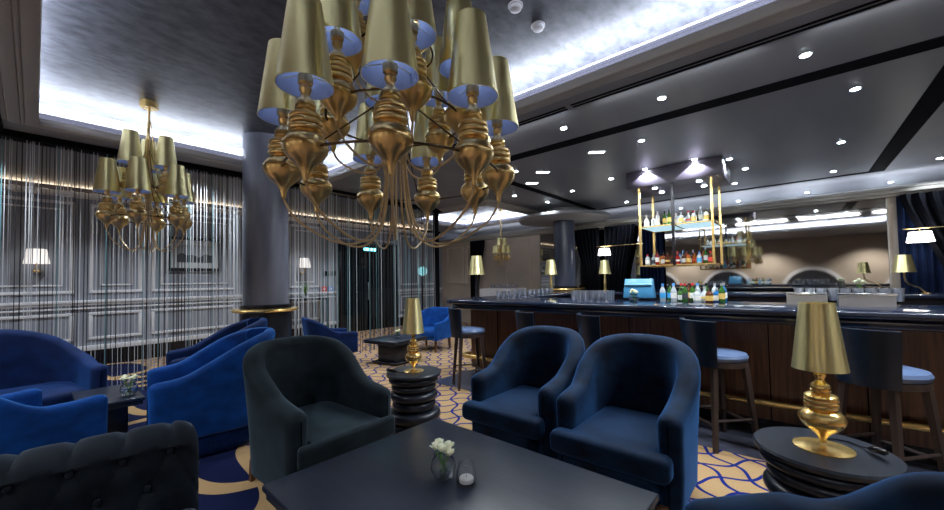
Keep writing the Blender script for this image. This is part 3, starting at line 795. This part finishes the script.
for i in range(7):
    k,g,l,c,nm=front[(i*3+2)%11]
    put_bottle(0,g,l,c,(4.76,1.06-i*.08,1.131),'tall '+g.name.replace('_',' ').replace('bottle','glass')+' bottle in the rear row on the bar top','bottles on the bar top')
# stemmed and straight glasses
def tumbler():
    r=MB().lathe([(.028,.0),(.030,.003),(.036,.10),(.0345,.10),(.028,.006),(.0001,.006)],(0,0,0),12,0,True,False)
    return r
def copy_one(o,loc): 
    c=o.copy(); C.objects.link(c); c.location=loc; return c
def glasses(label,group,pts,hh=1.,mat=None,name='drinking_glass'):
    b_=None
    for p in pts:
        if b_ is None:
            b_=tumbler().build(name,mat or mt['ice'],fix=False); tag(b_,label,'glass',group); b_.location=p; b_.scale=(1,1,hh)
        else: copy_one(b_,p)
glasses('straight clear glass in the ranks at the left of the bar top, beside the till','glasses left of the till',[(4.50+.085*j,2.16-.085*i,1.13) for j in range(3) for i in range(6)],1.15)
glasses('upturned clear glass along the left return of the bar','glasses on the bar return',[(4.9+.155*i,3.55+.10*j,1.13) for i in range(11) for j in range(2)],.9)
glasses('clear tumbler heaped above the steel bins at the right of the bar','glasses above the steel bins',[(4.78+.075*j,-.02-.08*i,1.16) for j in range(2) for i in range(9)],1.1)
def bin_(x,y,label,w=.30):
    r=thing('ice_bin',label,'container',(x,y,1.13)); r.scale=(1,.92,.8)
    m=MB().box(-.09,-.082,-w/2,w/2,0,.125).box(.082,.09,-w/2,w/2,0,.125).box(-.082,.082,-w/2,-w/2+.008,0,.125).box(-.082,.082,w/2-.008,w/2,0,.125).box(-.082,.082,-w/2+.008,w/2-.008,0,.006)
    m.build('bin_body',mt['steel'],r)
    MB().box(-.10,.10,-w/2-.008,-w/2,.115,.127).box(-.10,.10,w/2,w/2+.008,.115,.127).box(-.10,-.09,-w/2,w/2,.115,.127).box(.09,.10,-w/2,w/2,.115,.127).build('bin_rim',mt['chrome'],r)
    i=MB(); rr=random.Random(int(y*100))
    for k in range(16): i.ball((rr.uniform(-.06,.06),rr.uniform(-w/2+.04,w/2-.04),.105+rr.uniform(-.01,.012)),.022,6)
    q=i.build('ice',mt['ice'],r); q['kind']='stuff'
bin_(4.62,-.07,'steel ice bin on the bar top, left of its twin, above the large lamp'); bin_(4.58,-.44,'steel ice bin on the bar top, at the right by the mirror frame',.36)
# till screen
t=thing('till_screen','blue till monitor on the bar top left of the bottles','monitor',(4.72,1.42,1.13),R(8)); t.scale=(.9,.9,.88)
m=MB().add([(-.10,-.19,.03),(-.10,.19,.03),(-.10,-.17,.20),(-.10,.17,.20),(.10,-.19,.03),(.10,.19,.03),(.03,-.17,.29),(.03,.17,.29),(-.05,-.17,.29),(-.05,.17,.29)],
  [(0,1,3,2),(2,3,9,8),(8,9,7,6),(6,7,5,4),(0,4,5,1),(0,2,8,6,4),(1,5,7,9,3)])
m.build('monitor_housing',plain('blue_plastic',(.05,.22,.40),.35),t,.012,2)
MB().box(-.118,-.098,-.165,.165,.205,.225).build('housing_edge',plain('pale_blue_plastic',(.30,.65,.80),.35),t,.004)
MB().lathe([(.09,0),(.09,.012),(.03,.02),(.03,.06)],(0,0,0),20).build('stand',mt['black'],t)

# flowers
def rose(m,c,r,rnd):
    m.ball(c,r*.62,8,0,1.1)
    for ring_,nn,tilt,k in ((0,4,.35,.75),(1,5,.75,1.0),(2,5,1.15,1.15)):
        for q in range(nn):
            a=2*PI*q/nn+ring_*.6+rnd.uniform(-.2,.2)
            rows=[]
            for i in range(4):
                u=i/3; row=[]
                for j in range(5):
                    v=(j-2)/2; w=.62*r*k*math.sin(PI*(.25+.62*u)); 
                    rad=r*(.25+.75*k*math.sin(tilt)*u); z=-r*.45+r*1.0*u*math.cos(tilt*.75)
                    aa=a+v*.75*(w/r)
                    row.append((c[0]+rad*math.cos(aa),c[1]+rad*math.sin(aa),c[2]+z-abs(v)*.08*r))
                rows.append(row)
            m.grid(rows,0,True)
def vase(label,loc,s=1.,n=4,seed=1,full=True):
    r=thing('flower_vase',label,'vase',loc)
    g=MB().lathe([(.028*s,0),(.045*s,.012*s),(.056*s,.04*s),(.054*s,.068*s),(.042*s,.088*s),(.036*s,.095*s),(.040*s,.103*s),(.037*s,.102*s),(.034*s,.095*s),(.050*s,.068*s),(.052*s,.04*s),(.03*s,.010*s),(.0001,.008*s)],(0,0,0),24,0,True,False)
    g.build('vase_glass',mt['vase'],r)
    if full: MB().lathe([(.0001,.011*s),(.03*s,.012*s),(.050*s,.04*s),(.049*s,.062*s),(.0001,.0621*s)],(0,0,0),20,0,True,False).build('water',mt['water'],r,fix=False)
    rnd=random.Random(seed)
    for k in range(n):
        a=2*PI*k/n+rnd.uniform(-.3,.3); q=.032*s if n>1 else 0
        c=(q*math.cos(a),q*math.sin(a),(.125+rnd.uniform(-.008,.022))*s)
        m=MB(); rose(m,c,.027*s,rnd); ro=m.build('rose',mt['flower'],r,fix=False)
        MB().tube([(c[0],c[1],c[2]-.01*s),(c[0]*.6,c[1]*.6,.08*s),(-c[0]*.5,-c[1]*.5,.02*s)],.0028*s,5).build('stem',mt['leafgreen'],ro)
    return r
vase('round glass vase of cream roses on the large foreground table',(1.165,1.185,.55),.98,5,3)
vase('small vase of cream flowers on the black table between the blue tub chairs',(.545,4.40,.46),1.1,5,5)
vase('small flower vase on the low black table at the back of the lounge',(4.13,5.28,.42),.95,4,8)
vase('little vase of white flowers on the bar top in front of the till',(4.32,1.36,1.13),.95,4,9)
vase('little vase of white flowers on the back counter before the mirror',(8.02,-.72,1.12),1.3,4,10)
# tealight glass
t=thing('tealight_glass','small tapered glass with a white tealight beside the vase on the foreground table','candle holder',(1.192,1.075,.55))
MB().lathe([(.040,0),(.044,.004),(.040,.05),(.031,.088),(.0295,.088),(.037,.05),(.040,.008),(.0001,.007)],(0,0,0),28,0,True,False).build('glass',mt['vase'],t)
MB().lathe([(.030,.009),(.031,.022),(.029,.026)],(0,0,0),24).build('tealight',plain('white_wax',(.85,.84,.8),.5),t)
MB().tube([(0,0,.026),(0,0,.034)],.0012,5).build('wick',mt['black'],t)

# ------------------------------------------------------------------ wall things
t=thing('framed_picture','dark-framed landscape picture on the panelled wall behind the strings','picture',(2.2,9.57,2.05))
fx,fz=.47,.35
MB().box(-fx,fx,-.03,0,-fz,-fz+.06).box(-fx,fx,-.03,0,fz-.06,fz).box(-fx,-fx+.06,-.03,0,-fz+.06,fz-.06).box(fx-.06,fx,-.03,0,-fz+.06,fz-.06).build('frame',mt['black'],t)
MB().box(-fx+.06,fx-.06,-.012,-.002,-fz+.06,fz-.06).build('mount',plain('pale_mount',(.62,.66,.68),.6),t)
MB().box(-.30,.30,-.016,-.012,-.18,.19).build('print',plain('print_sky',(.42,.47,.52),.6),t)
hp=[(-.30,-.17)]+[(-.30+.6*k/12,-.02+.05*math.sin(k*1.1)*math.cos(k*.4)) for k in range(13)]+[(.30,-.17)]
MB().add([(x,-.0175,z) for x,z in hp],[tuple(range(len(hp)))]).build('print_hills',plain('print_hills',(.06,.07,.08),.6),t,fix=False)
def sconce(label,loc):
    r=thing('wall_sconce',label,'wall lamp',loc)
    MB().lathe([(.15,0),(.11,.24)],(0,-.16,0),24,0,True,False).build('lamp_shade',mt['sconce'],r)
    MB().tube([(0,0,-.12),(0,-.06,-.15),(0,-.14,-.12),(0,-.16,-.04),(0,-.16,.06)],.012,8).build('arm',mt['brass'],r)
    MB().lathe([(.045,-.02),(.055,0),(.045,.02)],(0,-.02,-.12),14).build('back_plate',mt['brass'],r)
sconce('white-shaded wall sconce behind the strings at the far left',(.02,9.57,1.80)); sconce('white-shaded wall sconce behind the strings, right of the column',(4.45,9.57,1.80))
t=thing('console_table','narrow dark console against the panelled wall right of the column','console',(4.55,9.35,0))
MB().box(-.45,.45,-.17,.17,.98,1.02).build('top',mt['ebony'],t)
for sx in (-.41,.41):
    for sy in (-.14,.14): MB().box(sx-.02,sx+.02,sy-.02,sy+.02,0,.98).build('leg',mt['ebony'],t)
v=vase('tall green plant in a vase on the console below the right sconce',(4.45,9.33,1.02),1.2,0,12,False)
g=MB(); rr=random.Random(2)
for k in range(26):
    a=rr.uniform(0,6.28); L=rr.uniform(.25,.5); b_=rr.uniform(.05,.16)
    P=[Vector((0,0,.03)),Vector((b_*.4*math.cos(a),b_*.4*math.sin(a),L*.5)),Vector((b_*math.cos(a),b_*math.sin(a),L))]
    w=Vector((-math.sin(a),math.cos(a),0))*.014
    g.add([P[0]-w*.3,P[0]+w*.3,P[1]-w,P[1]+w,P[2]],[(0,1,3,2),(2,3,4)],0,True)
g.build('foliage',mt['leafgreen'],v,fix=False)
t=thing('notice_plate','small black notice plate on the panelled wall left of the glazed doors','sign',(5.22,9.58,1.66)); MB().box(-.17,.17,-.01,.0,-.06,.06).build('plate',mt['black'],t)
for x,c,nm in ((5.05,(.6,.06,.05),'red'),(5.24,(.08,.25,.7),'blue')):
    t=thing('wall_button','small %s call point on the panelled wall under the notice plate'%nm,'button',(x,9.58,1.24)); MB().box(-.07,.07,-.03,0,-.07,.07).build('box',plain(nm+'_box',c,.5),t,.006); MB().lathe([(.03,0),(.03,.01)],(0,0,0),12).build('push_disc',mt['white'],t).rotation_euler=(R(90),0,0); t.children[-1].location=(0,-.03,0)
t=thing('exit_light','small glowing cyan light over the dark glazed doors','sign light',(6.4,9.46,2.36)); MB().box(-.22,.22,-.03,.03,-.05,.05).build('housing',mt['black'],t); MB().box(-.20,.20,-.034,-.03,-.04,.04).build('lit_panel',emit('cyan_panel',(.15,.85,.95),3.),t)
t=thing('teal_screen','tilted teal glowing screen on a stand behind the string curtain','screen',(7.95,8.9,0))
MB().lathe([(.16,0),(.16,.02),(.025,.04),(.025,1.55)],(0,0,0),16).build('stand',mt['black'],t)
q=MB().lathe([(.14,-.02),(.155,0),(.14,.02)],(0,0,0),28).build('screen_disc',emit('teal_screen_face',(.05,.45,.50),.45),t); q.rotation_euler=(R(70),0,R(-40)); q.location=(0,-.03,1.72)

# white wall lamps in front of the drapes
def swing(label,loc,dy):
    r=thing('rail_lamp',label,'wall lamp',loc)
    MB().lathe([(.15,0),(.12,.16)],(0,0,0),24,0,True,False).build('lamp_shade',mt['whitelamp'],r)
    MB().tube([(0,0,.05),(0,0,.215)],.006,6).build('hanger',mt['brass'],r)
    MB().tube([(0,.18,.215),(0,-dy,.215)],.008,6).build('rail',mt['brass'],r)
swing('lit white lamp hanging from a brass rail before the right-hand drapes',(9.02,-1.50,1.88),1.3)
swing('lit white lamp hanging from a brass rail between the dark drapes',(9.02,3.50,1.96),.9)

# drapes
def drape(label,x,y0,y1,ztop,zbot,mat,tie=None,pleats=9,group=None):
    # pleated cloth; tie=(side fraction kept, height) pulls it in towards one edge
    o=MB(); rows=[]; n=pleats*10
    for k in range(25):
        z=ztop+(zbot-ztop)*k/24; u=k/24
        if tie:
            f,side=tie
            w=1-(1-f)*(math.sin(min(1,u/.72)*PI/2)**1.5) if u<.72 else f+(.12)*(u-.72)/.28
        else: w,side=1.,0
        row=[]
        for i in range(n+1):
            s_=i/n
            yy=y0+(y1-y0)*(s_*w if side==0 else 1-(1-s_)*w)
            amp=.045*(1.2-.4*u)
            row.append((x+amp*math.cos(2*PI*pleats*s_+.4*math.sin(5*s_)),yy,z))
        rows.append(row)
    o.grid(rows,0,True)
    back=[[(a+.012,b_,c) for a,b_,c in r_] for r_ in rows]; o.grid(back,0,True)
    ob=o.build('drape',mat,fix=False); tag(ob,label,'curtain',group); return ob
drape('dark drape gathered in just right of the dark blue column',9.28,3.74,4.42,2.68,.3,mt['drape'],(.55,0),7)
drape('dark blue drape hanging left of the till, drawn to its right edge',9.28,2.86,3.60,2.68,.3,mt['drape'],(.62,1),7)
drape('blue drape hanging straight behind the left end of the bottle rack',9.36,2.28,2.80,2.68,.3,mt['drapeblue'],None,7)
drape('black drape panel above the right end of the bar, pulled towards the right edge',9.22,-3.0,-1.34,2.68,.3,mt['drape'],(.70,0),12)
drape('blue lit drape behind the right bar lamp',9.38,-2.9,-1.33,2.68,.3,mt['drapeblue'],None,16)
drape('narrow black drape at the far left end of the bar wall',9.30,7.48,8.05,2.68,.3,mt['drape'],(.5,1),6)
t=thing('buffet_table','white-clothed buffet table far back beyond the bar','table',(9.0,6.55,0)); MB().box(-.3,.3,-.65,.65,0,1.14).build('tablecloth',mt['linen'],t,.02); MB().box(-.28,.28,-.63,.63,1.142,1.16).build('tabletop',mt['linen'],t)
glasses('clear glass on the white buffet table beyond the bar','glasses on the buffet',[(8.82+.10*j,6.0+.12*i,1.16) for j in range(2) for i in range(8)],1.1)

# ------------------------------------------------------------------ ceiling fittings
L_SPOTS=[(3.98,-.12),(3.97,.93),(3.98,1.98),(3.98,3.03),(3.98,-1.17),(5.04,-.49),(6.95,-.52),(8.84,-.55),(9.02,-1.74),(6.75,.69),(7.55,.56),(6.39,1.08),(5.03,1.43),(6.39,1.78),(8.6,.81),(10.7,-.25),(10.7,.95),(10.7,2.15),(10.7,-1.45),(6.6,2.40),(6.5,4.38),(5.05,3.37),(6.96,3.31),(7.56,4.20),(8.9,2.9)]
proto=None
names=['row above the bar stools','front bar ceiling field','grid over the bottle rack','group above the return of the bar']
def dlabel(x,y):
    if abs(x-3.98)<.1: return 'recessed downlight in the row above the bar stools'
    if y<-.4: return 'recessed downlight by the right-hand dark ceiling slot'
    if y>3: return 'recessed downlight over the left return of the bar'
    return 'recessed downlight over the middle of the bar around the bottle rack'
def spot(name,loc,e,size=115,blend=.6,color=(.82,.91,1.),rad=.035):
    l=bpy.data.lights.new(name,'SPOT'); l.energy=e; l.spot_size=R(size); l.spot_blend=blend; l.color=color; l.shadow_soft_size=rad
    o=bpy.data.objects.new(name,l); C.objects.link(o); o.location=loc; return o
for x,y in L_SPOTS:
    if proto is None:
        proto=thing('downlight',dlabel(x,y),'downlight',(x,y,CEIL))
        MB().lathe([(.046,-.004),(.046,0.002)],(0,0,0),24).build('trim_ring',mt['soffit'],proto)
        MB().lathe([(.033,-.0065),(.033,-.0042)],(0,0,0),20).build('lens',mt['lens'],proto); o=proto
    else: o=dup(proto,(x,y,CEIL))
    o['label']=dlabel(x,y); o['group']=dlabel(x,y).replace('recessed downlight','downlights')
    if (x,y) in ((6.39,1.08),(6.39,1.78),(6.75,.69)): spot('downlight_beam',(x,y,CEIL-.01),70.,112,.15,(.82,.91,1.),.012)
    else: spot('downlight_beam',(x,y,CEIL-.02),34.)
for x,y in ((5.06,2.03),(5.39,3.07),(5.87,3.57)):
    t=thing('slot_light','slim lit slot fitting in the bar ceiling left of the bottle rack','ceiling light',(x,y,CEIL),R(-49),'slot lights in the bar ceiling')
    MB().box(-.12,.12,-.05,.05,-.004,.001).build('trim_plate',mt['white'],t); MB().box(-.10,.10,-.035,.035,-.006,-.004).build('lens',emit('slot_lens',(.85,.93,1.),9.),t)
for x,y,l in ((2.26,1.48,'small white smoke detector on the tray ceiling, nearer the chandelier'),(2.56,1.47,'small white smoke detector on the tray ceiling, nearer the bright cove')):
    t=thing('smoke_detector',l,'smoke detector',(x,y,3.40)); MB().lathe([(.055,-.012),(.055,0)],(0,0,0),24).build('base',mt['white'],t); MB().lathe([(.030,-.04),(.042,-.034),(.046,-.012)],(0,0,0),20).build('sensor',mt['white'],t)

# ------------------------------------------------------------------ lights
def area(name,loc,rot,sx,sy,e,c=(.86,.92,1.)):
    l=bpy.data.lights.new(name,'AREA'); l.shape='RECTANGLE'; l.size=sx; l.size_y=sy; l.energy=e; l.color=c
    o=bpy.data.objects.new(name,l); C.objects.link(o); o.location=loc; o.rotation_euler=rot; return o
def cove(x0,x1,y0,y1,per_m,c=(.80,.87,1.)):
    z=CEIL+.075; g=.16
    lx,ly=x1-x0,y1-y0
    area('cove_strip',(x0-g,(y0+y1)/2,z),(R(180),R(8),0),.05,ly+.2,per_m*ly,c)
    area('cove_strip',(x1+g,(y0+y1)/2,z),(R(180),R(-8),0),.05,ly+.2,per_m*ly,c)
    area('cove_strip',((x0+x1)/2,y0-g,z),(R(180-8),0,0),lx+.2,.05,per_m*lx,c)
    area('cove_strip',((x0+x1)/2,y1+g,z),(R(180+8),0,0),lx+.2,.05,per_m*lx,c)
cove(.01,3.055,-4.0,5.83,8.)
cove(6.6,9.0,5.2,8.0,7.)
for y in (-2.4,-.8,.8,2.4): area('slot_strip',(3.53,y,3.13),(0,R(-18),0),.06,1.3,14.,(.9,.94,1.))  # added fill lights without any fitting, to brighten the bar front
area('cornice_strip',(9.70,2.0,2.84),(R(180),R(40),0),.06,14.,30.,(.86,.90,1.))
area('wall_wash',(2.2,9.47,3.06),(R(180),0,0),13.,.05,34.,(1.,.76,.50))
for x in (-1.2,.6,2.4,4.2,6.0,7.8): spot('corridor_beam',(x,8.2,3.12),48.,120,.7,(.9,.95,1.))
for x,y in ((-1.2,2.5),(-1.2,4.6),(-1.2,0.),(-2.5,3.5),(-1.0,-1.5),(1.5,-4.5),(-2.6,-1.),(1.5,6.2),(-.6,6.2),(3.3,-1.5),(3.3,4.9),(4.8,5.6)): spot('lounge_beam',(x,y,3.12),75.,120,.7,(.85,.92,1.))  # added fill spots with no fittings, lighting the lounge chairs
for x in (-3.6,): 
    for y in (-2.5,1,4.5): spot('rear_beam',(x,y,3.12),250.,120,.7,(1.,.95,.88))  # added unseen spots that brighten the rear wall for the mirror
for x,y in ((6.70,1.08),(7.12,1.08),(6.70,1.72),(7.12,1.72)): spot('rack_beam',(x,y,2.86),6.,110,.6)
for y in (-2.2,3.25): pass
for p in ((9.02,-1.50,1.95),(9.02,3.50,2.03)):
    l=bpy.data.lights.new('swing_bulb','POINT'); l.energy=3.; l.color=(1,.95,.9); l.shadow_soft_size=.06
    o=bpy.data.objects.new('swing_bulb',l); C.objects.link(o); o.location=p

w=bpy.data.worlds.new('world'); bpy.context.scene.world=w; w.use_nodes=True
w.node_tree.nodes['Background'].inputs[0].default_value=(.5,.6,.8,1); w.node_tree.nodes['Background'].inputs[1].default_value=.05
sc_=bpy.context.scene
sc_.view_settings.view_transform='Standard'; sc_.view_settings.look='None'; sc_.view_settings.gamma=1.; sc_.view_settings.use_curve_mapping=False
sc_.view_settings.exposure=1.12
sc_.cycles.max_bounces=10; sc_.cycles.transmission_bounces=10; sc_.cycles.transparent_max_bounces=24; sc_.cycles.sample_clamp_indirect=6.; sc_.cycles.use_denoising=True
